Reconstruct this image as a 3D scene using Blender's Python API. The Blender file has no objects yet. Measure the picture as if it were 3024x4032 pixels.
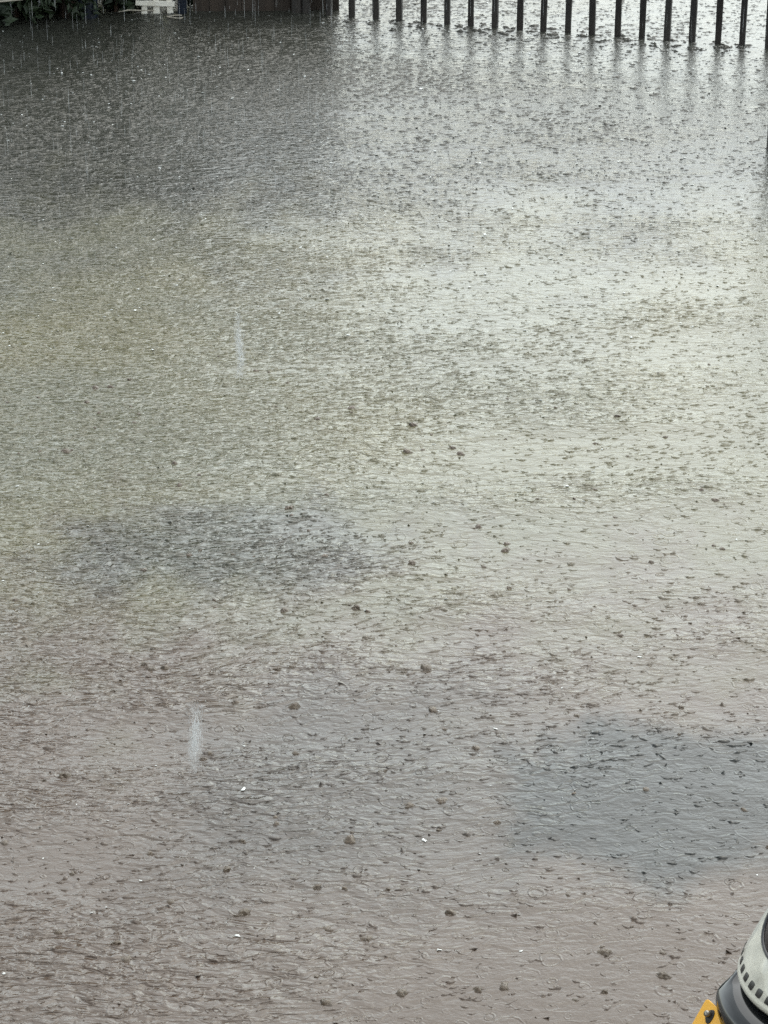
import bpy, bmesh, math, random
import numpy as np
from mathutils import Vector, Matrix

random.seed(7)
rng = np.random.default_rng(11)
R = math.radians
scene = bpy.context.scene
col = scene.collection

# ------------------------------------------------------------------ camera
CAM_H, PITCH, F = 5.0, R(24.7), 10000.0
cam_d = bpy.data.cameras.new('camera')
cam = bpy.data.objects.new('camera', cam_d)
col.objects.link(cam)
cam.location = (0, 0, CAM_H)
cam.rotation_euler = (math.pi / 2 - PITCH, 0, 0)
cam_d.sensor_fit = 'VERTICAL'
cam_d.sensor_height = 24.0
cam_d.lens = F / 4032 * 24.0
cam_d.clip_start = 0.1
cam_d.clip_end = 2000
scene.camera = cam
CF = Vector((0, math.cos(PITCH), -math.sin(PITCH)))
CU = Vector((0, math.sin(PITCH), math.cos(PITCH)))


def at(px, py, z=0.0):
    """world point at height z seen at photo pixel (px, py)"""
    d = Vector((1, 0, 0)) * ((px - 1512) / F) - CU * ((py - 2016) / F) + CF
    t = (z - CAM_H) / d.z
    return Vector((0, 0, CAM_H)) + d * t


# ------------------------------------------------------------------ helpers
def tag(o, label=None, cat=None, group=None, kind=None):
    for k, v in (('label', label), ('category', cat), ('group', group), ('kind', kind)):
        if v:
            o[k] = v
    return o


def empty(name, loc=(0, 0, 0), rz=0.0):
    o = bpy.data.objects.new(name, None)
    col.objects.link(o)
    o.location = loc
    o.rotation_euler = (0, 0, rz)
    o.empty_display_size = 0.1
    return o


def link(name, bm, mat, parent=None, smooth=False, loc=None):
    me = bpy.data.meshes.new(name)
    bm.to_mesh(me)
    bm.free()
    if smooth:
        me.polygons.foreach_set('use_smooth', [True] * len(me.polygons))
    me.materials.append(mat)
    o = bpy.data.objects.new(name, me)
    col.objects.link(o)
    if loc is not None:
        o.location = loc
    if parent:
        o.parent = parent
    return o


def np_mesh(name, verts, faces, mat, smooth=True):
    me = bpy.data.meshes.new(name)
    verts = np.ascontiguousarray(verts, dtype=np.float32)
    faces = np.ascontiguousarray(faces, dtype=np.int32)
    nf, k = faces.shape
    me.vertices.add(len(verts))
    me.vertices.foreach_set('co', verts.ravel())
    me.loops.add(nf * k)
    me.loops.foreach_set('vertex_index', faces.ravel())
    me.polygons.add(nf)
    me.polygons.foreach_set('loop_start', np.arange(0, nf * k, k, dtype=np.int32))
    me.polygons.foreach_set('loop_total', np.full(nf, k, dtype=np.int32))
    me.polygons.foreach_set('use_smooth', np.full(nf, smooth, dtype=bool))
    me.update(calc_edges=True)
    me.validate()
    me.materials.append(mat)
    o = bpy.data.objects.new(name, me)
    col.objects.link(o)
    return o


def add_box(bm, c, s, rot=None, bevel=0.0):
    r = bmesh.ops.create_cube(bm, size=1.0)
    vs = r['verts']
    for v in vs:
        v.co = Vector((v.co.x * s[0], v.co.y * s[1], v.co.z * s[2]))
    if bevel:
        es = list({e for v in vs for e in v.link_edges})
        b = bmesh.ops.bevel(bm, geom=es, offset=bevel, segments=2, affect='EDGES', profile=0.5)
        vs = list({v for f in b['faces'] for v in f.verts} | {v for v in vs if v.is_valid})
    for v in vs:
        if rot is not None:
            v.co = rot @ v.co
        v.co += Vector(c)
    return vs


def add_tube(bm, pts, radii, seg=10, cap=True):
    rings = []
    n = len(pts)
    pts = [Vector(p) for p in pts]
    for i, p in enumerate(pts):
        t = (pts[min(i + 1, n - 1)] - pts[max(i - 1, 0)]).normalized()
        a = t.cross(Vector((0.31, 0.95, 0.07)))
        if a.length < 1e-3:
            a = t.cross(Vector((1, 0, 0)))
        a.normalize()
        b = t.cross(a)
        r = radii[i] if hasattr(radii, '__len__') else radii
        rings.append([bm.verts.new(p + (a * math.cos(2 * math.pi * k / seg) + b * math.sin(2 * math.pi * k / seg)) * r) for k in range(seg)])
    for i in range(n - 1):
        for k in range(seg):
            bm.faces.new((rings[i][k], rings[i][(k + 1) % seg], rings[i + 1][(k + 1) % seg], rings[i + 1][k]))
    if cap:
        bm.faces.new(rings[0][::-1])
        bm.faces.new(rings[-1])


# ------------------------------------------------------------------ materials
class NT:
    def __init__(self, name):
        self.m = bpy.data.materials.new(name)
        self.m.use_nodes = True
        self.t = self.m.node_tree
        self.t.nodes.clear()
        self.out = self.t.nodes.new('ShaderNodeOutputMaterial')

    def n(self, kind, **kw):
        nd = self.t.nodes.new(kind)
        for k, v in kw.items():
            setattr(nd, k, v)
        return nd

    def put(self, v, sock):
        if isinstance(v, bpy.types.NodeSocket):
            self.t.links.new(v, sock)
        else:
            sock.default_value = v

    def math(self, op, a, b=0.0, c=0.0, clamp=False):
        nd = self.n('ShaderNodeMath', operation=op, use_clamp=clamp)
        self.put(a, nd.inputs[0])
        self.put(b, nd.inputs[1])
        self.put(c, nd.inputs[2])
        return nd.outputs[0]

    def mix(self, f, a, b):
        nd = self.n('ShaderNodeMix', data_type='RGBA')
        self.put(f, nd.inputs[0])
        for v, i in ((a, 6), (b, 7)):
            if not isinstance(v, bpy.types.NodeSocket):
                v = (*v, 1.0)
            self.put(v, nd.inputs[i])
        return nd.outputs[2]

    def noise(self, vec, scale, detail=3.0, rough=0.55, dist=0.0):
        nd = self.n('ShaderNodeTexNoise')
        if vec is not None:
            self.put(vec, nd.inputs['Vector'])
        nd.inputs['Scale'].default_value = scale
        nd.inputs['Detail'].default_value = detail
        nd.inputs['Roughness'].default_value = rough
        nd.inputs['Distortion'].default_value = dist
        return nd

    def ramp(self, v, lo, hi):
        nd = self.n('ShaderNodeMapRange', interpolation_type='SMOOTHSTEP')
        self.put(v, nd.inputs[0])
        nd.inputs[1].default_value = lo
        nd.inputs[2].default_value = hi
        return nd.outputs[0]

    def mapping(self, vec, scale=(1, 1, 1), rot=(0, 0, 0), loc=(0, 0, 0)):
        nd = self.n('ShaderNodeMapping')
        self.put(vec, nd.inputs[0])
        nd.inputs[1].default_value = loc
        nd.inputs[2].default_value = rot
        nd.inputs[3].default_value = scale
        return nd.outputs[0]

    def principled(self, color, rough=0.5, normal=None, **kw):
        p = self.n('ShaderNodeBsdfPrincipled')
        self.put(color if isinstance(color, bpy.types.NodeSocket) else (*color, 1.0), p.inputs['Base Color'])
        self.put(rough, p.inputs['Roughness'])
        if normal is not None:
            self.put(normal, p.inputs['Normal'])
        for k, v in kw.items():
            self.put(v, p.inputs[k])
        self.t.links.new(p.outputs[0], self.out.inputs[0])
        return p

    def bump(self, h, dist, strength=1.0, normal=None):
        b = self.n('ShaderNodeBump')
        self.put(h, b.inputs['Height'])
        b.inputs['Distance'].default_value = dist
        b.inputs['Strength'].default_value = strength
        if normal is not None:
            self.put(normal, b.inputs['Normal'])
        return b.outputs[0]


def simple_mat(name, c1, c2, scale, rough=0.6, stretch=(1, 1, 1), bump=0.003, **kw):
    a = NT(name)
    g = a.n('ShaderNodeTexCoord')
    v = a.mapping(g.outputs['Object'], scale=stretch)
    n1 = a.noise(v, scale, 5, 0.6)
    n2 = a.noise(v, scale * 5, 4, 0.6)
    c = a.mix(a.ramp(n1.outputs[0], 0.35, 0.68), c1, c2)
    nrm = a.bump(n2.outputs[0], bump) if bump else None
    rr = a.math('MULTIPLY_ADD', n2.outputs[0], 0.25, rough - 0.12)
    a.principled(c, rr, nrm, **kw)
    return a.m


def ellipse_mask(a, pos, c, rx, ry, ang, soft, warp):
    """soft-edged patch of a different water colour, centred on the ground point c"""
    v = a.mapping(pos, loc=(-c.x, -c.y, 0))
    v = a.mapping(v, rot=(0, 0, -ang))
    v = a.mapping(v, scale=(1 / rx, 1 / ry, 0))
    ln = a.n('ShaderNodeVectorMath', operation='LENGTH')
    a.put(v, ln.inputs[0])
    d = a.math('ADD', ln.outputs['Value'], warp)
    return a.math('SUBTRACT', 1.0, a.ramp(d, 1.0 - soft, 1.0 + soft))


def water_material(name, splash=False):
    a = NT(name)
    g = a.n('ShaderNodeNewGeometry')
    pos = g.outputs['Position']
    flat = a.mapping(pos, scale=(1, 1, 0))
    # --- base colour: brown silt near, olive and dark tones farther out, slate patches
    big = a.noise(flat, 0.35, 4, 0.6, 0.6)
    med = a.noise(a.mapping(flat, scale=(1, .6, 1)), 1.6, 5, 0.62, 0.4)
    warp = a.math('MULTIPLY_ADD', med.outputs[0], 2.2, -1.1)
    sep = a.n('ShaderNodeSeparateXYZ')
    a.put(pos, sep.inputs[0])
    yy = a.math('ADD', sep.outputs[1], a.math('MULTIPLY', warp, 2.2))
    far = a.ramp(yy, 8.8, 11.2)                       # brown silt near, olive wall and foliage reflection painted in farther out
    brown = a.mix(a.ramp(med.outputs[0], .35, .7), (.058, .043, .033), (.060, .046, .036))
    olive = a.mix(a.ramp(big.outputs[0], .35, .7), (.078, .073, .041), (.066, .067, .046))
    c = a.mix(far, brown, olive)
    c = a.mix(a.ramp(yy, 13.5, 16.5), c, (.025, .026, .021))  # tree shade and dark reflections painted into the far water colour
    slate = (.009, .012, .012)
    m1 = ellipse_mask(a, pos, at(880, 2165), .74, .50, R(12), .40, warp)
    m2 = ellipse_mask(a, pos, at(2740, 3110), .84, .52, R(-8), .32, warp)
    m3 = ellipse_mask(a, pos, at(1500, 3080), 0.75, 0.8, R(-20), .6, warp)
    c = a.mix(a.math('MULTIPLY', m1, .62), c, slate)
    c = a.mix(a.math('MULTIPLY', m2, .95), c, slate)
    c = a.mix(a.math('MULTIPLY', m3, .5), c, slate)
    # --- surface: choppy wavelets, finer capillary ripples, rain rings
    wob = a.noise(flat, 1.2, 2, .5).outputs['Color']
    wv3 = a.n('ShaderNodeVectorMath', operation='MULTIPLY_ADD')
    a.put(wob, wv3.inputs[0])
    wv3.inputs[1].default_value = (.22, .22, 0)
    a.put(flat, wv3.inputs[2])
    fl2 = wv3.outputs[0]

    def skewed(vec, k, detail, dist):
        """noise sampled with crests pushed towards -y: short steep fronts and long backs, like wind chop"""
        f0 = a.noise(vec, 1.0, 0.5, 0.5, dist).outputs[0]
        cmb = a.n('ShaderNodeCombineXYZ')
        a.put(a.math('MULTIPLY_ADD', f0, k, -k * .5), cmb.inputs[1])
        ad = a.n('ShaderNodeVectorMath', operation='ADD')
        a.put(vec, ad.inputs[0])
        a.put(cmb.outputs[0], ad.inputs[1])
        return a.noise(ad.outputs[0], 1.0, detail, 0.5, dist).outputs[0]

    n1 = skewed(a.mapping(fl2, rot=(0, 0, R(-24)), scale=(8.5, 19, 1)), 1.4, 1.6, 0.4)
    n2 = skewed(a.mapping(fl2, rot=(0, 0, R(-34)), scale=(18, 36, 1)), 1.4, 1.2, 0.6)
    n0 = a.noise(flat, 2.2, 2, .5).outputs[0]
    zone = a.noise(a.mapping(flat, rot=(0, 0, R(-30)), scale=(.45, 1.2, 1)), 1.0, 2, 0.5).outputs[0]
    zx = a.math('MULTIPLY_ADD', sep.outputs[0], -0.10, 0.0)
    zy = a.math('MULTIPLY', a.ramp(sep.outputs[1], 8.5, 11.0), .10)
    zone = a.ramp(a.math('ADD', a.math('ADD', zone, zx), zy), .38, .72)
    amp = a.math('MULTIPLY_ADD', zone, 0.78, 0.22)
    h = a.math('MULTIPLY', n1, .022)
    h = a.math('MULTIPLY_ADD', n2, .011, h)
    h = a.math('MULTIPLY', h, amp)
    h = a.math('MULTIPLY_ADD', n0, .012, h)
    n3 = a.noise(a.mapping(flat, scale=(1, 1.5, 1)), 62, 2, .6, .8).outputs[0]
    h = a.math('MULTIPLY_ADD', n3, .0011, h)
    jw = a.noise(flat, 9.0, 2, .6).outputs['Color']
    jv = a.n('ShaderNodeVectorMath', operation='MULTIPLY_ADD')
    a.put(jw, jv.inputs[0])
    jv.inputs[1].default_value = (.06, .06, 0)
    a.put(flat, jv.inputs[2])
    ringv = jv.outputs[0]
    for sc, w, hh in ((5.5, .035, .0022), (9.0, .05, .0018), (15.0, .07, .0012)):
        vo = a.n('ShaderNodeTexVoronoi')
        a.put(a.mapping(ringv, loc=(sc, 2 * sc, 0)), vo.inputs['Vector'])
        vo.inputs['Scale'].default_value = sc
        sc3 = a.n('ShaderNodeSeparateColor')
        a.put(vo.outputs['Color'], sc3.inputs[0])
        rr = a.math('MULTIPLY', sc3.outputs[0], .42)
        q = a.math('DIVIDE', a.math('SUBTRACT', vo.outputs['Distance'], rr), w)
        gsn = a.math('EXPONENT', a.math('MULTIPLY', a.math('MULTIPLY', q, q), -1.0))
        wv = a.math('MULTIPLY', gsn, a.math('COSINE', a.math('MULTIPLY', q, 2.2)))
        fade = a.math('MULTIPLY', a.math('SUBTRACT', 1.1, sc3.outputs[0]), hh)
        h = a.math('MULTIPLY_ADD', wv, fade, h)
    nrm = a.bump(h, 1.0, 0.5 if splash else 1.0)
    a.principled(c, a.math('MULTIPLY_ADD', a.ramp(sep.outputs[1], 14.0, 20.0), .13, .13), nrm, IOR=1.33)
    return a.m


M = {}
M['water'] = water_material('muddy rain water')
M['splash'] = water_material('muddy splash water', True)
M['silt'] = simple_mat('silty brown splash', (.052, .039, .027), (.078, .060, .042), 40, .22, bump=.002, IOR=1.33)
M['dark_wood'] = simple_mat('wet black timber', (.006, .006, .007), (.022, .018, .016), 14, .45, (1, 1, .12), .004)
M['brown_board'] = simple_mat('wet brown boards', (.016, .011, .008), (.034, .024, .018), 9, .5, (1, 1, .1), .004)
M['white_paint'] = simple_mat('weathered white paint', (.60, .57, .50), (.72, .70, .64), 20, .5, (1, 1, .3), .001)
M['bark'] = simple_mat('wet bark', (.014, .010, .007), (.05, .03, .02), 16, .6, (1, 1, .2), .015)
M['navy'] = simple_mat('wet navy paint', (.003, .006, .012), (.005, .010, .020), 10, .35, (1, 1, .3), .002)
M['leaf'] = simple_mat('dark leaves', (.006, .013, .006), (.016, .030, .010), 5, .6, bump=0)
M['leaf_olive'] = simple_mat('olive leaves', (.04, .05, .016), (.07, .08, .03), 4, .5, bump=0)
M['stick'] = simple_mat('pale peeled stick', (.25, .23, .19), (.36, .33, .28), 12, .6, bump=.002)
M['render_wall'] = simple_mat('olive beige render', (.56, .53, .36), (.62, .59, .42), 1.5, .85, bump=.004)
M['roof'] = simple_mat('slate roof', (.03, .04, .05), (.06, .07, .08), 6, .5, bump=.004)
M['grey_wall'] = simple_mat('grey render', (.20, .17, .15), (.27, .23, .20), 1.2, .85, bump=.004)
M['glass'] = simple_mat('dark window glass', (.008, .01, .012), (.012, .014, .016), 3, .08, bump=0)


def spray_material():
    a = NT('falling rain water')
    tr = a.n('ShaderNodeBsdfTransparent')
    df = a.n('ShaderNodeBsdfPrincipled')
    df.inputs['Base Color'].default_value = (.75, .78, .8, 1)
    df.inputs['Roughness'].default_value = .15
    df.inputs['IOR'].default_value = 1.33
    mx = a.n('ShaderNodeMixShader')
    mx.inputs[0].default_value = .15
    a.t.links.new(tr.outputs[0], mx.inputs[1])
    a.t.links.new(df.outputs[0], mx.inputs[2])
    a.t.links.new(mx.outputs[0], a.out.inputs[0])
    return a.m


M['rain'] = spray_material()
M['foam'] = simple_mat('white aerated water', (.38, .40, .39), (.66, .68, .67), 60, .3, bump=0)

# ------------------------------------------------------------------ flood water (one sheet to the horizon)
bm = bmesh.new()
for sx, sy in ((-600, -60), (600, -60), (600, 1200), (-600, 1200)):
    bm.verts.new((sx, sy, 0))
bm.faces.new(bm.verts)
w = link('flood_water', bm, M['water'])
tag(w, 'brown flood water pitted by heavy rain covering the whole yard', 'water', kind='structure')


# ------------------------------------------------------------------ rain splashes on the surface
def ground_points(n, y0, y1, power, margin=1.5):
    """random points on the flooded ground in and around the view, denser towards y0 by 'power'"""
    u = rng.random(n * 2)
    e = 1.0 - power + 1.0
    y = (y0 ** e + u * (y1 ** e - y0 ** e)) ** (1 / e)
    slant = np.sqrt(y ** 2 + CAM_H ** 2)
    half = slant * 0.152 * margin
    x = (rng.random(n * 2) * 2 - 1) * half
    return x[:n], y[:n]


def lumps(n, x, y, length, width, height, ang, seg=8, prof=((1.0, 0.0), (.55, .28), (.2, .8), (0.04, 1.0)), lean=.35, wob=.3):
    """n little peaks of water: rings of a concave cone stretched to length x width, turned by ang"""
    k = len(prof)
    th = np.arange(seg) * 2 * np.pi / seg
    V = np.zeros((n, k, seg, 3), np.float32)
    lx = rng.normal(0, lean, n) * height
    ly = rng.normal(0, lean, n) * height
    wb = 1 + wob * (rng.random((n, seg)) - .5) * 2
    ca, sa = np.cos(ang), np.sin(ang)
    for i, (r, h) in enumerate(prof):
        px = np.cos(th)[None] * length[:, None] * r * wb
        py = np.sin(th)[None] * width[:, None] * r * wb
        V[:, i, :, 0] = x[:, None] + px * ca[:, None] - py * sa[:, None] + (lx * h)[:, None]
        V[:, i, :, 1] = y[:, None] + px * sa[:, None] + py * ca[:, None] + (ly * h)[:, None]
        V[:, i, :, 2] = (height * h)[:, None] - .0012 * (i == 0)
    idx = np.arange(n * k * seg).reshape(n, k, seg)
    a = idx[:, :-1, :]
    b = np.roll(a, -1, axis=2)
    d = idx[:, 1:, :]
    c = np.roll(d, -1, axis=2)
    Q = np.stack([a, b, c, d], -1).reshape(-1, 4)
    return V.reshape(-1, 3), Q


def join(parts):
    vs, fs, off = [], [], 0
    for v, f in parts:
        vs.append(v)
        fs.append(f + off)
        off += len(v)
    return np.concatenate(vs), np.concatenate(fs)


def crescents(x, y, radius, span, face, height, ang, seg=9):
    """ragged curved wavelet crests: steep front, gentle back, tapering to both ends; ang = direction of the crest line"""
    n = len(x)
    u = np.linspace(-1, 1, seg)
    V = np.zeros((n, seg, 3, 3), np.float32)
    tap = (1 - np.abs(u) ** 2.2)[None] * (1 + .45 * rng.normal(0, 1, (n, seg)))
    tap = np.clip(tap, .0, 1.7)
    jit = rng.normal(0, .16, (n, seg)) * face[:, None]
    a = u[None] * span[:, None] * .5
    cx = np.sin(a) * radius[:, None]
    cy = (1 - np.cos(a)) * radius[:, None] + jit
    ca, sa = np.cos(ang)[:, None], np.sin(ang)[:, None]
    for j, (off, hz) in enumerate(((-.75, 0.0), (.25, 1.0), (2.2, 0.0))):
        ly = cy + off * face[:, None] * np.clip(tap, .12, 2)
        V[:, :, j, 0] = x[:, None] + cx * ca - ly * sa
        V[:, :, j, 1] = y[:, None] + cx * sa + ly * ca
        V[:, :, j, 2] = hz * height[:, None] * tap - .0008 * (hz == 0)
    idx = np.arange(n * seg * 3).reshape(n, seg, 3)
    Q = np.stack([idx[:, :-1, :-1], idx[:, 1:, :-1], idx[:, 1:, 1:], idx[:, :-1, 1:]], -1).reshape(-1, 4)
    return V.reshape(-1, 3), Q


def streak_zone(x, y):
    z = np.sin(x * .9 + y * 1.5 + np.sin(y * .6 + x) * 1.3) + np.sin(y * 3.1 - x * 2.2 + .7) * .6
    return z - x * .42 - .15 + .55 * np.clip((y - 8.5) / 3, 0, 1) * (x < .3)


parts = []
# short ragged marks with random turn, everywhere
n = 48000
x, y = ground_points(n, 6.2, 30, 0)
s = np.clip(rng.lognormal(-.52, .45, n), .25, 1.7)
flip = np.where(rng.random(n) < .3, np.pi, 0)
parts.append(crescents(x, y, .016 * s + .012, 1.0 + rng.random(n) * 1.3, .0042 * s, .0038 * s, rng.normal(R(8), R(32), n) + flip * 0, 7))
# small rebound peaks, ragged
n = 6200
x, y = ground_points(n, 6.2, 27, 0)
s = np.clip(rng.lognormal(-.35, .4, n), .3, 1.5)
parts.append(lumps(n, x, y, .010 * s, .0075 * s, 0.0050 * s * (0.5 + rng.random(n)), rng.random(n) * 6.28, 9, wob=.6, lean=.8))
# long slanting wavelets in wind streaks, mostly on the left
n = 43000
x, y = ground_points(n, 6.2, 24, 0)
keep = streak_zone(x, y) > rng.normal(.35, .55, n)
x, y = x[keep], y[keep]
n = len(x)
s = np.clip(rng.lognormal(0, .35, n), .4, 2.0)
parts.append(crescents(x, y, .07 + .10 * rng.random(n), (.020 + .026 * s) / .12, .0038 * s ** .5, .0034 * s ** .5, rng.normal(R(22), R(13), n), 9))
fa, fb = at(1201, 58), at(3022, 190)
n = 240
tt = rng.integers(0, 20, n) / 20.0
x = fa.x + (fb.x - fa.x) * tt + rng.normal(0, .035, n)
y = fa.y + (fb.y - fa.y) * tt + rng.normal(-.06, .10, n)
s = np.clip(rng.lognormal(0, .4, n), .4, 2)
parts.append(crescents(x, y, .03 * s, 1.2 + rng.random(n), .005 * s, .007 * s, rng.normal(0, .5, n), 7))
sp_v, sp_f = join(parts)
o = np_mesh('rain_splashes', sp_v, sp_f, M['splash'])
tag(o, 'small pointed splashes and crested wavelets thrown up by rain on brown water', 'splashes', kind='stuff')

# collapsing splash craters and blobs of silty water
n = 300
x, y = ground_points(n, 6.2, 13, .9)
s = np.clip(rng.lognormal(-.25, .45, n), .3, 1.6)
dome = ((1.0, 0.0), (.8, .35), (.62, .65), (.45, .9), (.25, 1.0), (.05, .82))
v1, f1 = lumps(n, x, y, .015 * s, .013 * s, 0.0072 * s * (0.5 + .8 * rng.random(n)), rng.random(n) * 6.28, 13, dome, .45, .42)
v2, f2 = crescents(x + rng.normal(0, .004, n), y - .012 * s, .024 * s, .8 + rng.random(n), .004 * s, .005 * s, rng.normal(0, .3, n), 9)
v, f = join([(v1, f1), (v2, f2)])
o = np_mesh('rain_bubbles', v, f, M['silt'])
tag(o, 'brown domed blobs and craters where large raindrops hit the flood water', 'bubbles', kind='stuff')

# white flecks of thrown-up drops
parts = []
blob = ((.1, 0.0), (.8, .25), (1.0, .5), (.7, .8), (.1, 1.0))
for n, ya, yb, k in ((2600, 13, 24, .8), (240, 6.2, 13, .6)):
    x, y = ground_points(n, ya, yb, 0)
    s = np.clip(rng.lognormal(0, .5, n), .3, 2.4) * k
    parts.append(lumps(n, x, y, .0055 * s, .0022 * s, .0042 * s, rng.normal(0, .5, n), 6, blob, 1.0, .7))
n = 80
x, y = ground_points(n, 6.2, 20, .9)
s = np.clip(rng.lognormal(0, .45, n), .4, 2.0)
parts.append(lumps(n, x, y, 0.0056 * s, .0034 * s, .0024 * s, rng.normal(0, .5, n), 8, blob, .6, .75))
v, f = join(parts)
o = np_mesh('splash_drops', v, f, M['foam'])
tag(o, 'white flecks of splashed rain drops scattered over the flood water', 'drops', kind='stuff')


# ------------------------------------------------------------------ falling rain
def drops(x, y, z, rad, half, seg=5):
    n = len(x)
    prof = ((.05, -1.0), (.8, -.7), (1.0, -.2), (.7, .4), (.05, 1.0))
    th = np.arange(seg) * 2 * np.pi / seg
    V = np.zeros((n, len(prof), seg, 3), np.float32)
    for i, (r, h) in enumerate(prof):
        V[:, i, :, 0] = x[:, None] + np.cos(th)[None] * rad[:, None] * r
        V[:, i, :, 1] = y[:, None] + np.sin(th)[None] * rad[:, None] * r
        V[:, i, :, 2] = z[:, None] + (half * h)[:, None]
    idx = np.arange(n * len(prof) * seg).reshape(n, len(prof), seg)
    a = idx[:, :-1, :]
    b = np.roll(a, -1, axis=2)
    d = idx[:, 1:, :]
    c = np.roll(d, -1, axis=2)
    return V.reshape(-1, 3), np.stack([a, b, c, d], -1).reshape(-1, 4)


n = 2600
y = 14 + rng.random(n) * 8
x = (rng.random(n) * 2 - 1) * y * .20
z = rng.random(n) ** 1.5 * 2.4 + .05
v, f = drops(x, y, z, .0008 + rng.random(n) ** 2 * .0012, .015 + rng.random(n) ** 1.5 * .09)
o = np_mesh('falling_rain', v, f, M['rain'])
tag(o, 'thin pale drops of falling rain in front of the dark trees and boards', 'rain', kind='stuff')


def drip(px, py0, py1, z0, label):
    """a string of drops falling from the eaves, made of separate drops"""
    p = at(px, py1, z0)
    q = CAM_H - (CAM_H - z0)
    hgt = (py1 - py0) / F * p.y / math.cos(R(28)) * 1.02
    n = 1100
    z = z0 + np.clip(.5 + rng.normal(0, .27, n), 0, 1) * hgt
    x = p.x + rng.normal(0, .010, n) + .006 * np.sin(z * 21)
    y = p.y + rng.normal(0, .02, n)
    v, f = drops(x, y, z, .0006 + rng.random(n) * .0006, .004 + rng.random(n) * .006)
    o = np_mesh('water_drip', v, f, M['rain'])
    tag(o, label, 'falling water', 'strings of falling drops')
    return o


drip(945, 1250, 1480, .9, 'pale string of falling drops over the olive water at the upper left')
drip(772, 2755, 3025, 1.1, 'pale string of falling drops over the brown water at the lower left')

# ------------------------------------------------------------------ slat fence
P0, P16 = at(1389, 66), at(2925, 179)
step = (P16 - P0) / 16
fang = math.atan2(step.y, step.x)
fence = empty('slat_fence', P0, fang)
tag(fence, 'dark wet timber fence of spaced upright slats standing in the flood water', 'fence')
L = step.length


def slat_bm(h, wd, dp, bend):
    b = bmesh.new()
    segs = 6
    rings = []
    for i in range(segs + 1):
        t = i / segs
        z = -.3 + t * (h + .3)
        ox = bend * math.sin(t * 2.2) + random.uniform(-.0015, .0015)
        ww = wd * (1 + random.uniform(-.06, .06))
        r = []
        for cx, cy in ((-1, -.82), (-.85, -1), (.85, -1), (1, -.82), (1, .82), (.85, 1), (-.85, 1), (-1, .82)):
            r.append(b.verts.new((cx * ww / 2 + ox, cy * dp / 2, z)))
        rings.append(r)
    for i in range(segs):
        for k in range(8):
            b.faces.new((rings[i][k], rings[i][(k + 1) % 8], rings[i + 1][(k + 1) % 8], rings[i + 1][k]))
    b.faces.new(rings[0][::-1])
    b.faces.new(rings[-1])
    return b


for i in range(-2, 19):
    o = link('slat', slat_bm(.86 + random.uniform(-.01, .01), .049, .03, random.uniform(-.006, .006)), M['dark_wood'], fence)
    o.location = (i * L + random.uniform(-.006, .006), 0, 0)
    o.rotation_euler = (random.uniform(-.012, .012), random.uniform(-.010, .010), random.uniform(-.15, .15))
for z in (.58, .78):
    b = bmesh.new()
    add_box(b, (8 * L, .045, z), (22 * L, .055, .09), bevel=.006)
    link('rail', b, M['dark_wood'], fence)
o = link('post', slat_bm(.98, .085, .08, .004), M['dark_wood'], fence)
o.location = (-2.42 * L, .03, 0)
o = link('post', slat_bm(.98, .10, .09, .004), M['dark_wood'], fence)
o.location = (19.1 * L, .09, 0)

# nearer post at the right edge of the view
p = at(3033, 588)
o = link('timber_post', slat_bm(2.1, .05, .06, .003), M['dark_wood'], None, loc=p)
tag(o, 'dark timber post standing alone in the water nearer than the slat fence', 'post')

# ------------------------------------------------------------------ brown board panel
A, B = at(760, 44), at(1336, 38)
d = B - A
bp = empty('board_screen', A, math.atan2(d.y, d.x))
tag(bp, 'brown wet board screen beside the spaced dark slats', 'fence')
nb = 9
bw = d.length / nb
for i in range(nb):
    b = bmesh.new()
    add_box(b, ((i + .5) * bw, random.uniform(-.004, .004), .40), (bw - .003, .022, 1.4), bevel=.003)
    link('board', b, M['brown_board'], bp)
b = bmesh.new()
add_box(b, (d.length / 2, .06, .9), (d.length, .05, .09), bevel=.004)
add_box(b, (d.length / 2, .024, .40), (d.length - .02, .012, 1.3))
link('rail', b, M['brown_board'], bp)

# dark posts of the left corner
pp = at(718, 50)
o = link('timber_post', slat_bm(2.2, .07, .07, .004), M['navy'], None, loc=pp)
tag(o, 'dark blue-black post between the white picket panel and the brown boards', 'post')
pp = at(347, 66)
b = bmesh.new()
zs = [-.3, 0, .3, .6, .9, .93, 1.0]
add_tube(b, [(0, 0, z) for z in zs], [.083, .083, .085, .083, .082, .09, .09], 20)
o = link('bollard', b, M['navy'], None, True, loc=pp)
tag(o, 'dark navy round bollard beside the brown tree trunk', 'bollard')

# ------------------------------------------------------------------ white picket panel
pk = empty('picket_panel', at(617, 52), R(4))
tag(pk, 'small white picket panel with two rails standing in the water', 'fence panel')
for xo, wd, rot in ((-.100, .062, .03), (0.0, .068, -.02), (.112, .066, -.05)):
    b = bmesh.new()
    vs = add_box(b, (0, 0, .20), (wd, .018, .80), bevel=.003)
    for v in vs:
        if v.co.z > .55:
            v.co.x *= .15
    o = link('picket', b, M['white_paint'], pk)
    o.location = (xo, 0, 0)
    o.rotation_euler = (0, rot, 0)
for z in (.085, .36):
    b = bmesh.new()
    add_box(b, (-.01, -.016, z), (.32, .014, .042), rot=Matrix.Rotation(.05, 3, 'Y'), bevel=.003)
    link('rail', b, M['white_paint'], pk)
b = bmesh.new()
add_box(b, (.165, .06, .1), (.016, .016, .42), bevel=.002)
link('leg', b, M['white_paint'], pk)

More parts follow.
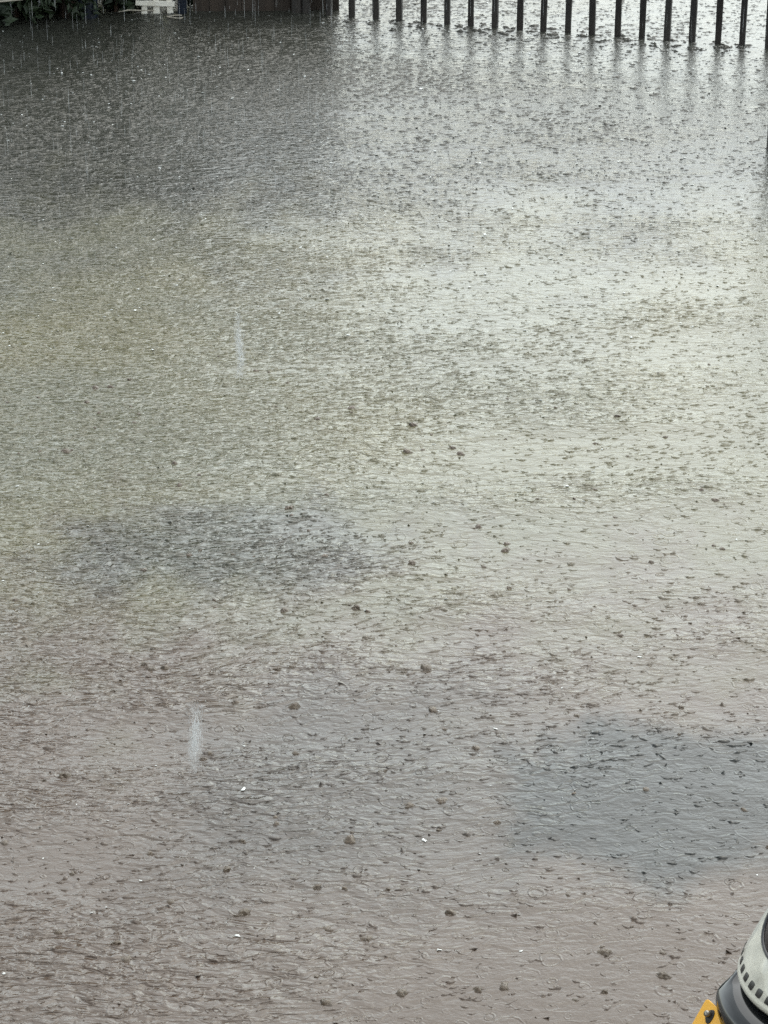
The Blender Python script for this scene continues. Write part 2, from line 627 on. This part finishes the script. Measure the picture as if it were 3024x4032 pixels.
# pale branch across the pickets, floating litter
b = bmesh.new()
c0 = at(545, 28, .0)
q = [at(470, 34, .06), at(510, 26, .07), at(560, 28, .075), at(610, 27, .08)]
for k in q:
    k.y -= .12
add_tube(b, q, [.003, .006, .006, .003], 7)
o = link('branch', b, M['stick'], None, True)
tag(o, 'thin pale branch drooping against the white picket panel', 'branch')
b = bmesh.new()
pts = [at(690 + 32 * math.cos(t), 66 + 5 * math.sin(t) + 2 * math.sin(2 * t), .006) for t in np.linspace(0.3, 5.6, 22)]
add_tube(b, pts, [.004 + .003 * math.sin(i * .9) ** 2 for i in range(22)], 6)
o = link('floating_twig', b, M['stick'], None, True)
tag(o, 'pale curled twig floating in front of the white picket panel', 'twig')
b = bmesh.new()
add_tube(b, [at(-60, 10, .25), at(0, 6, .26), at(60, 1, .27), at(130, -8, .29)], [.007, .008, .007, .006], 8)
o = link('bamboo_cane', b, M['stick'], None, True)
tag(o, 'pale cane leaning across the dark shrub at the far left', 'cane')


# ------------------------------------------------------------------ trees and shrubs
def leaves(centre, rad, n, size, clumps=14, flat=1.0):
    cs = [Vector(centre) + Vector((random.gauss(0, .5) * rad[0], random.gauss(0, .5) * rad[1], random.gauss(0, .5) * rad[2])) for _ in range(clumps)]
    cw = np.array([[c.x, c.y, c.z] for c in cs])
    k = rng.integers(0, clumps, n)
    P = cw[k] + rng.normal(0, .2, (n, 3)) * np.array(rad)
    P = P[P[:, 2] > .03]
    n = len(P)
    a = rng.normal(0, 1, (n, 3))
    a /= np.linalg.norm(a, axis=1, keepdims=True)
    b = np.cross(a, rng.normal(0, 1, (n, 3)))
    b /= np.linalg.norm(b, axis=1, keepdims=True)
    sz = size * (0.6 + .8 * rng.random(n))[:, None]
    c = np.cross(a, b) * .12
    V = np.stack([P - a * sz, P + b * sz * .42 + c * sz, P + a * sz, P - b * sz * .42 + c * sz], 1)
    return V.reshape(-1, 3), np.arange(n * 4).reshape(n, 4)


def tree(base, height, rad, label, cat='tree', trunk=.12, n=9000, size=.09, leaf='leaf', crown_z=None, clumps=26, lean=0.0):
    t = empty('broadleaf_tree' if cat == 'tree' else 'garden_shrub', base)
    tag(t, label, cat)
    cz = crown_z if crown_z is not None else height * .62
    b = bmesh.new()
    add_tube(b, [(0, 0, -.3), (.02, .01, .15), (.05 + lean * .3, 0, height * .3), (lean * .7, .05, height * .55), (lean, .02, height * .85)],
             [trunk * 1.25, trunk * 1.05, trunk * .8, trunk * .55, trunk * .1], 12)
    for i in range(6):
        a = i * 1.05 + random.random()
        z0 = height * random.uniform(.3, .6)
        r = rad[0] * random.uniform(.4, .8)
        add_tube(b, [(lean * .5, 0, z0), (math.cos(a) * r * .5, math.sin(a) * r * .5, z0 + height * .1), (math.cos(a) * r, math.sin(a) * r, z0 + height * .22)],
                 [trunk * .4, trunk * .25, trunk * .06], 7)
    link('trunk', b, M['bark'], t, True)
    v, f = leaves((lean, 0, cz), rad, n, size, clumps)
    c = np_mesh('crown', v, f, M[leaf], False)
    c.parent = t
    return t


tree(at(272, 62), 2.9, (.9, .8, .5), 'brown tree trunk rising from the water left of the navy bollard', trunk=.085, n=6000, crown_z=1.9)
tree(at(60, 66), 1.5, (.34, .3, .5), 'dark green shrub at the far left under the pale cane', 'shrub', .02, 5000, .05, crown_z=.42)
tree(at(450, 46), 1.5, (.16, .2, .5), 'dark green shrub between the navy bollard and the white picket panel', 'shrub', .02, 3600, .05, crown_z=.42)
tree(at(160, 40), 1.9, (.30, .3, .6), 'dark shrub behind the brown trunk', 'shrub', .025, 4200, .05, crown_z=.5)

hd = empty('hedge', at(300, 22))
tag(hd, 'dark evergreen hedge along the back of the flooded yard behind the white pickets', 'hedge')
vl = []
for hx in np.linspace(-.95, 1.0, 9):
    vl.append(leaves((hx, random.uniform(-.05, .1), .42), (.22, .16, .42), 2600, .045, 8))
hv, hf = join(vl)
hc = np_mesh('foliage', hv, hf, M['leaf'], False)
hc.parent = hd
b = bmesh.new()
for hx in np.linspace(-.95, 1.0, 9):
    add_tube(b, [(hx, .05, -.3), (hx + .02, .05, .3), (hx - .01, .06, .85)], [.02, .016, .006], 7)
link('stems', b, M['bark'], hd, True)

# things out of the frame that the water mirrors: the neighbours' trees and house, and the building the photo is taken from
tree(Vector((-3.9, 23.4, 0)), 3.0, (1.3, 1.0, .8), 'broad dark tree behind the brown boards', trunk=.12, n=26000, size=.12, crown_z=1.35, clumps=48)
tree(Vector((-5.9, 23.2, 0)), 3.4, (1.6, 1.1, .9), 'dark tree beyond the shrubs at the far left', trunk=.14, n=26000, size=.12, crown_z=1.4, clumps=48)

hb = empty('neighbour_house', (-6.4, 33.0, 0))
tag(hb, 'olive beige rendered house with slate roof behind the trees', 'house')
b = bmesh.new()
add_box(b, (0, 0, 1.5), (8.4, 5.0, 3.6))
link('wall', b, M['render_wall'], hb)
b = bmesh.new()
rv = [b.verts.new(p) for p in ((-4.5, -2.9, 3.2), (4.5, -2.9, 3.2), (4.5, 2.9, 3.2), (-4.5, 2.9, 3.2), (-4.5, 0, 4.8), (4.5, 0, 4.8))]
for fidx in ((0, 1, 5, 4), (2, 3, 4, 5), (1, 2, 5), (3, 0, 4), (3, 2, 1, 0)):
    b.faces.new([rv[i] for i in fidx])
link('roof', b, M['roof'], hb)
for xx in (-2.6, 0, 2.6):
    b = bmesh.new()
    add_box(b, (xx, -2.52, 2.0), (1.1, .1, 1.2), bevel=.01)
    wf = link('window', b, M['white_paint'], hb)
    b = bmesh.new()
    add_box(b, (xx, -2.575, 2.0), (.95, .02, 1.05))
    link('pane', b, M['glass'], wf)

ob = empty('rendered_building', (0, -1.2, 0))
tag(ob, 'grey rendered building the yard is seen from', 'building')
b = bmesh.new()
add_box(b, (0, -2.0, 4.5), (26, 4.0, 10.0))
link('wall', b, M['grey_wall'], ob)
for xx in (-8, -4, 0, 4, 8):
    for zz in (1.6, 5.0, 8.0):
        b = bmesh.new()
        add_box(b, (xx, .0, zz), (1.3, .08, 1.4), bevel=.01)
        wf = link('window', b, M['white_paint'], ob)
        b = bmesh.new()
        add_box(b, (xx, .045, zz), (1.14, .02, 1.24))
        link('pane', b, M['glass'], wf)

# ------------------------------------------------------------------ the vehicle nose at the lower right
M['white_gloss'] = simple_mat('glossy cream white paint', (.43, .43, .38), (.48, .48, .425), 4.5, .14, (1, 1, .22), bump=.004, **{'Coat Weight': .6})
M['black_gloss'] = simple_mat('glossy black plastic', (.006, .007, .008), (.010, .011, .013), 3, .06, bump=0)
M['black_matt'] = simple_mat('black rubber', (.008, .008, .008), (.014, .014, .014), 30, .7, bump=.001)
M['yellow'] = simple_mat('yellow plate', (.62, .31, .002), (.67, .345, .003), 8, .4, bump=0)
M['steel'] = simple_mat('dull steel', (.16, .15, .13), (.3, .28, .25), 40, .35, bump=.0006, Metallic=.8)
M['slot'] = simple_mat('dark slot', (.012, .013, .013), (.02, .02, .02), 20, .4, bump=0)

fwd = Vector((-.88, -.475, 0)).normalized()
RIMZ = .72
VC = at(3301, 3845, RIMZ)
veh = empty('parked_vehicle', (VC.x, VC.y, 0), math.atan2(fwd.y, fwd.x))   # local +x = forward
tag(veh, 'cream white vehicle nose with a row of dark slots, black bumper and yellow plate', 'vehicle')
RR = .287


def ring(r, z, back=0.0, n=96, sq=2.0, wide=1.0):
    out = []
    for k in range(n):
        t = 2 * math.pi * k / n
        c, s = math.cos(t), math.sin(t)
        out.append(Vector((math.copysign(abs(c) ** (2 / sq), c) * r - back, math.copysign(abs(s) ** (2 / sq), s) * r * wide, z)))
    return out


def loft(b, rings, close_top=True, close_bottom=True):
    vr = [[b.verts.new(p) for p in r] for r in rings]
    n = len(vr[0])
    for i in range(len(vr) - 1):
        for k in range(n):
            b.faces.new((vr[i][k], vr[i][(k + 1) % n], vr[i + 1][(k + 1) % n], vr[i + 1][k]))
    if close_bottom:
        b.faces.new(vr[0][::-1])
    if close_top:
        b.faces.new(vr[-1])


# white nose: a cone leaning back, its lower rim a rolled lip
prof = [(.272, -.012, 0), (.286, -.010, 0), (.290, .0, 0), (.288, .008, 0), (.284, .014, 0), (.280, .035, .002), (.273, .06, .006), (.262, .10, .014),
        (.250, .14, .022), (.236, .18, .032), (.218, .23, .046), (.196, .28, .062), (.165, .33, .082), (.12, .37, .105), (.06, .39, .125), (.01, .395, .13)]


def crease(t, zz):
    """shallow ribs added between the slots and the lamp to make highlight streaks"""
    wz = max(0.0, 1 - ((zz - .085) / .042) ** 2) ** 1.5
    return wz * sum(a_ * math.exp(-((t - c_) / w_) ** 2) for c_, w_, a_ in ((-.62, .05, .0055), (-.40, .07, -.004), (-.12, .06, .006), (.16, .09, -.005), (.45, .06, .006)))


def nose_pt(t, zz, off=0.0):
    for (r0, z0, b0), (r1, z1, b1) in zip(prof, prof[1:]):
        if z0 <= zz <= z1 and z1 > z0:
            k = (zz - z0) / (z1 - z0)
            r, bk = r0 + (r1 - r0) * k + off + crease(t, zz), b0 + (b1 - b0) * k
            return Vector((math.cos(t) * r - bk, math.sin(t) * r, RIMZ + zz))


b = bmesh.new()
fine = [prof[0], prof[1], prof[2], prof[3], prof[4]]
rings_ = [ring(r, RIMZ + z, bk, 192) for r, z, bk in fine]
zz_ = .022
while zz_ < .15:
    rings_.append([nose_pt(2 * math.pi * k / 192 if k < 96 else 2 * math.pi * k / 192 - 2 * math.pi, zz_) for k in range(192)])
    zz_ += .008
rings_ += [ring(r, RIMZ + z, bk, 192) for r, z, bk in prof if z > .15]
loft(b, rings_)
link('nose_panel', b, M['white_gloss'], veh, True)

# slots along the rim
for k in range(-9, 10):
    t0 = k * .150 - .02
    b = bmesh.new()
    ug, vg = 9, 7
    gr = {}
    for i in range(ug):
        for j in range(vg):
            u, v = i / (ug - 1) * 2 - 1, j / (vg - 1) * 2 - 1
            # rounded square outline
            m = max(abs(u), abs(v))
            ln = (abs(u) ** 5 + abs(v) ** 5) ** .2 or 1
            sc = m / ln if ln else 1
            uu, vv = u * sc, v * sc
            gr[i, j] = b.verts.new(nose_pt(t0 + uu * .041 + vv * .012, .032 + vv * .0130, .0022 - .0012 * max(abs(uu), abs(vv)) ** 4))
    for i in range(ug - 1):
        for j in range(vg - 1):
            b.faces.new((gr[i, j], gr[i + 1, j], gr[i + 1, j + 1], gr[i, j + 1]))
    link('slot', b, M['slot'], veh, True)

# big dark lamp let into the nose
tl, zl = .04, .225
c0 = nose_pt(tl, zl)
nrm = (nose_pt(tl, zl, .05) - c0).normalized()
eu = (nose_pt(tl, zl + .02) - nose_pt(tl, zl - .02)).normalized()
ev = Vector((-math.sin(tl), math.cos(tl), 0))
en = ev.cross(eu)
if en.x < 0:
    en = -en


def on_nose(a, bb, off):
    """point on the nose skin: angle a, height offset bb"""
    return nose_pt(tl + a, zl + bb, off)


def oval(ra, rb, off, n=48):
    return [on_nose(math.cos(2 * math.pi * k / n) * ra, math.sin(2 * math.pi * k / n) * rb, off) for k in range(n)]


b = bmesh.new()
loft(b, [oval(.74 * s_, .105 * s_, o_) for s_, o_ in ((1.0, .000), (.99, .006), (.965, .008), (.94, .006), (.93, .002))], False, False)
lamp = link('headlamp_surround', b, M['black_gloss'], veh, True)
b = bmesh.new()
loft(b, [oval(.74 * s_, .105 * s_, o_) for s_, o_ in ((.935, .001), (.80, .006), (.6, .012), (.35, .016), (.1, .018))], True, False)
M['lens'] = simple_mat('dark lamp glass', (.006, .004, .005), (.014, .007, .006), 14, .08, bump=0)
link('lens', b, M['lens'], lamp, True)

# black glossy bumper shelf wrapping the front under the rim
b = bmesh.new()
nb_, secs = 48, []
for i in range(nb_ + 1):
    u = i / nb_ * 2 - 1
    t = u * .84 + .02
    k_ = min(1.0, (1 - abs(u)) / .32)
    e = k_ * k_ * (3 - 2 * k_)
    ext = .003 + .058 * e
    dz = -.008 - .020 * e
    sec = []
    for rr_, zz in ((RR - .06, dz - .001), (RR - .012, dz - .004), (RR + .3 * ext, dz - .011), (RR + .62 * ext, dz - .022), (RR + .84 * ext, dz - .031), (RR + .93 * ext, dz - .037),
                    (RR + .98 * ext, dz - .048), (RR + ext, dz - .062), (RR + .98 * ext, dz - .082), (RR + .88 * ext, dz - .115), (RR + .5 * ext, dz - .16), (RR - .08, dz - .19)):
        sec.append(b.verts.new((math.cos(t) * rr_, math.sin(t) * rr_, RIMZ + zz)))
    secs.append(sec)
for i in range(nb_):
    for j in range(len(secs[0]) - 1):
        b.faces.new((secs[i][j], secs[i + 1][j], secs[i + 1][j + 1], secs[i][j + 1]))
b.faces.new(secs[0])
b.faces.new(secs[-1][::-1])
link('bumper', b, M['black_gloss'], veh, True)

# dark lower body, wheel and the rest of the body behind, out of view
b = bmesh.new()
loft(b, [ring(r, z, bk) for r, z, bk in ((.20, .18, .1), (.25, .28, .06), (.262, .45, .03), (.26, .66, .02), (.255, RIMZ - .02, .01))])
link('lower_body', b, M['black_matt'], veh, True)
def xring(x, ry, rz, zc, n=40, sq=2.4):
    out = []
    for k in range(n):
        a = 2 * math.pi * k / n
        c, d = math.cos(a), math.sin(a)
        out.append(Vector((x, math.copysign(abs(c) ** (2 / sq), c) * ry, zc + math.copysign(abs(d) ** (2 / sq), d) * rz)))
    return out


b = bmesh.new()
loft(b, [xring(x, ry, rz, zc) for x, ry, rz, zc in ((-.66, .10, .12, .50), (-.70, .15, .19, .53), (-.85, .18, .21, .55), (-1.1, .19, .20, .57), (-1.32, .16, .16, .60), (-1.48, .09, .10, .64), (-1.53, .04, .05, .66))])
link('rear_body', b, M['white_gloss'], veh, True)
b = bmesh.new()
loft(b, [xring(x, ry, rz, zc) for x, ry, rz, zc in ((-.64, .06, .03, .74), (-.68, .11, .055, .76), (-.9, .14, .06, .77), (-1.05, .145, .065, .785), (-1.3, .12, .06, .80), (-1.42, .06, .03, .80))])
link('seat', b, M['black_matt'], veh, True)
b = bmesh.new()
add_box(b, (-.50, 0, .37), (.56, .38, .09), bevel=.03)
link('floorboard', b, M['black_matt'], veh)
b = bmesh.new()
add_tube(b, [(-1.25, -.055, .12), (-1.25, -.05, .12), (-1.25, .05, .12), (-1.25, .055, .12)], [.17, .2, .2, .17], 32)
link('wheel', b, M['black_matt'], veh, True)
b = bmesh.new()
add_tube(b, [(-.20, -.33, 1.10), (-.13, -.2, 1.13), (-.10, 0, 1.10), (-.13, .2, 1.13), (-.20, .33, 1.10)], .012, 10)
hbar = link('handlebar', b, M['steel'], veh, True)
for sg in (-1, 1):
    b = bmesh.new()
    add_tube(b, [(-.155, sg * .24, 1.122), (-.20, sg * .335, 1.099)], .019, 12)
    link('grip', b, M['black_matt'], hbar, True)
b = bmesh.new()
add_tube(b, [(.02, -.055, .12), (.02, -.05, .12), (.02, .05, .12), (.02, .055, .12)], [.17, .2, .2, .17], 32)
link('wheel', b, M['black_matt'], veh, True)

# yellow number plate on a black bracket, leaning back
PZ = .62
corner = at(2784, 3930, PZ)
e1 = Vector((96, -178, 0)).normalized()
outn = Vector((-178, -96, 0)).normalized()
tl_ = R(31.7)
down = Vector((0, 0, -1)) * math.cos(tl_) + outn * math.sin(tl_)
pn = e1.cross(down).normalized()
if pn.dot(Vector((0, 0, CAM_H)) - corner) < 0:
    pn = -pn
inv = (Matrix.Translation((VC.x, VC.y, 0)) @ Matrix.Rotation(math.atan2(fwd.y, fwd.x), 4, 'Z')).inverted()


def plate_pt(u, v, h):
    return inv @ (corner + e1 * u + down * v + pn * h)


PW, PH, rc = .26, .13, .012


def outline(inset, h):
    pts = []
    for cx, cy, a0 in ((rc, rc, 180), (PW - rc, rc, 270), (PW - rc, PH - rc, 0), (rc, PH - rc, 90)):
        for k in range(6):
            a = R(a0 + k * 18)
            pts.append(plate_pt(cx + (rc - inset) * math.cos(a), cy + (rc - inset) * math.sin(a), h))
    return pts


b = bmesh.new()
loft(b, [outline(0, 0), outline(0, .0016), outline(.001, .0024)])
plate = link('number_plate', b, M['yellow'], veh)
b = bmesh.new()
cb = (.041, .031)
loft(b, [[plate_pt(cb[0] + .0105 * s_ * math.cos(a), cb[1] + .0105 * s_ * math.sin(a), h) for a in np.linspace(0, 2 * math.pi, 24, endpoint=False)]
         for s_, h in ((.95, .0026), (.95, .014), (.85, .018), (.4, .0205), (.05, .021))])
link('bolt', b, M['steel'], plate, True)
b = bmesh.new()
loft(b, [[plate_pt(cb[0] + .003 + .0165 * s_ * math.cos(a), cb[1] + .004 + .021 * s_ * math.sin(a) + .004 * math.sin(2 * a), h) for a in np.linspace(0, 2 * math.pi, 28, endpoint=False)]
         for s_, h in ((1.0, .0026), (1.0, .0034), (.9, .0040))])
link('bolt_shadow', b, M['black_matt'], plate, True)  # black disc standing in for the shadow round the bolt
b = bmesh.new()
pts = [(.03, .012), (PW - .03, .012), (PW - .03, PH - .02), (.03, PH - .02)]
loft(b, [[plate_pt(u, v, h) for u, v in pts] for h in (-.08, -.004)])
link('plate_bracket', b, M['black_matt'], veh)

# ------------------------------------------------------------------ light
SUN_EL, SUN_AZ = R(60), R(25)       # azimuth from +Y (away from the camera), overcast
wd = bpy.data.worlds.new('World')
scene.world = wd
wd.use_nodes = True
t = wd.node_tree
bg = t.nodes['Background']
sky = t.nodes.new('ShaderNodeTexSky')
sky.sky_type = 'NISHITA'
sky.sun_disc = False
sky.sun_elevation = SUN_EL
sky.sun_rotation = SUN_AZ
sky.air_density = 1.4
sky.dust_density = 2.6
sky.ozone_density = 1.0
hs = t.nodes.new('ShaderNodeHueSaturation')
hs.inputs['Saturation'].default_value = .32
t.links.new(sky.outputs[0], hs.inputs['Color'])
tc = t.nodes.new('ShaderNodeTexCoord')
nz = t.nodes.new('ShaderNodeTexNoise')
nz.inputs['Scale'].default_value = 2.6
nz.inputs['Detail'].default_value = 5
t.links.new(tc.outputs['Generated'], nz.inputs['Vector'])
mr = t.nodes.new('ShaderNodeMapRange')
mr.inputs[1].default_value = .3
mr.inputs[2].default_value = .7
mr.inputs[3].default_value = .8
mr.inputs[4].default_value = 1.15
t.links.new(nz.outputs[0], mr.inputs[0])
mm = t.nodes.new('ShaderNodeMix')
mm.data_type = 'RGBA'
mm.blend_type = 'MULTIPLY'
mm.inputs[0].default_value = 1
t.links.new(hs.outputs[0], mm.inputs[6])
t.links.new(mr.outputs[0], mm.inputs[7])
sx = t.nodes.new('ShaderNodeSeparateXYZ')
t.links.new(tc.outputs['Generated'], sx.inputs[0])


def sky_ramp(sock, a_, b_, lo, hi):
    r_ = t.nodes.new('ShaderNodeMapRange')
    r_.interpolation_type = 'SMOOTHSTEP'
    t.links.new(sock, r_.inputs[0])
    r_.inputs[1].default_value, r_.inputs[2].default_value = a_, b_
    r_.inputs[3].default_value, r_.inputs[4].default_value = lo, hi
    return r_.outputs[0]


el = sky_ramp(sx.outputs[2], .26, .60, 1.24, .60)       # added gradient: sky brighter low down, dimmed overhead for the near water
azr = sky_ramp(sx.outputs[0], -.45, .25, .98, 1.04)    # added gradient: sky slightly dimmer to the left
cm = t.nodes.new('ShaderNodeMath')
cm.operation = 'MULTIPLY'
t.links.new(el, cm.inputs[0])
t.links.new(azr, cm.inputs[1])
m2_ = t.nodes.new('ShaderNodeMix')
m2_.data_type = 'RGBA'
m2_.blend_type = 'MULTIPLY'
m2_.inputs[0].default_value = 1
t.links.new(mm.outputs[2], m2_.inputs[6])
t.links.new(cm.outputs[0], m2_.inputs[7])
m3_ = t.nodes.new('ShaderNodeMix')
m3_.data_type = 'RGBA'
m3_.blend_type = 'MULTIPLY'
m3_.inputs[0].default_value = 1
m3_.inputs[7].default_value = (.985, 1.02, .97, 1)     # slight green tint added to the sky light
t.links.new(m2_.outputs[2], m3_.inputs[6])
t.links.new(m3_.outputs[2], bg.inputs[0])
bg.inputs[1].default_value = .12

sd = bpy.data.lights.new('sun', 'SUN')
sd.energy = .5
sd.angle = R(80)
sd.color = (1, .97, .93)
so = bpy.data.objects.new('sun', sd)
col.objects.link(so)
dv = Vector((math.sin(SUN_AZ) * math.cos(SUN_EL), math.cos(SUN_AZ) * math.cos(SUN_EL), math.sin(SUN_EL)))
so.rotation_euler = (-dv).to_track_quat('-Z', 'Y').to_euler()

vs_ = scene.view_settings
vs_.view_transform = 'Standard'
vs_.look = 'None'
vs_.exposure = 2.15
vs_.gamma = 1
scene.render.engine = 'CYCLES'
scene.cycles.use_denoising = False
scene.cycles.max_bounces = 6
scene.cycles.transparent_max_bounces = 16
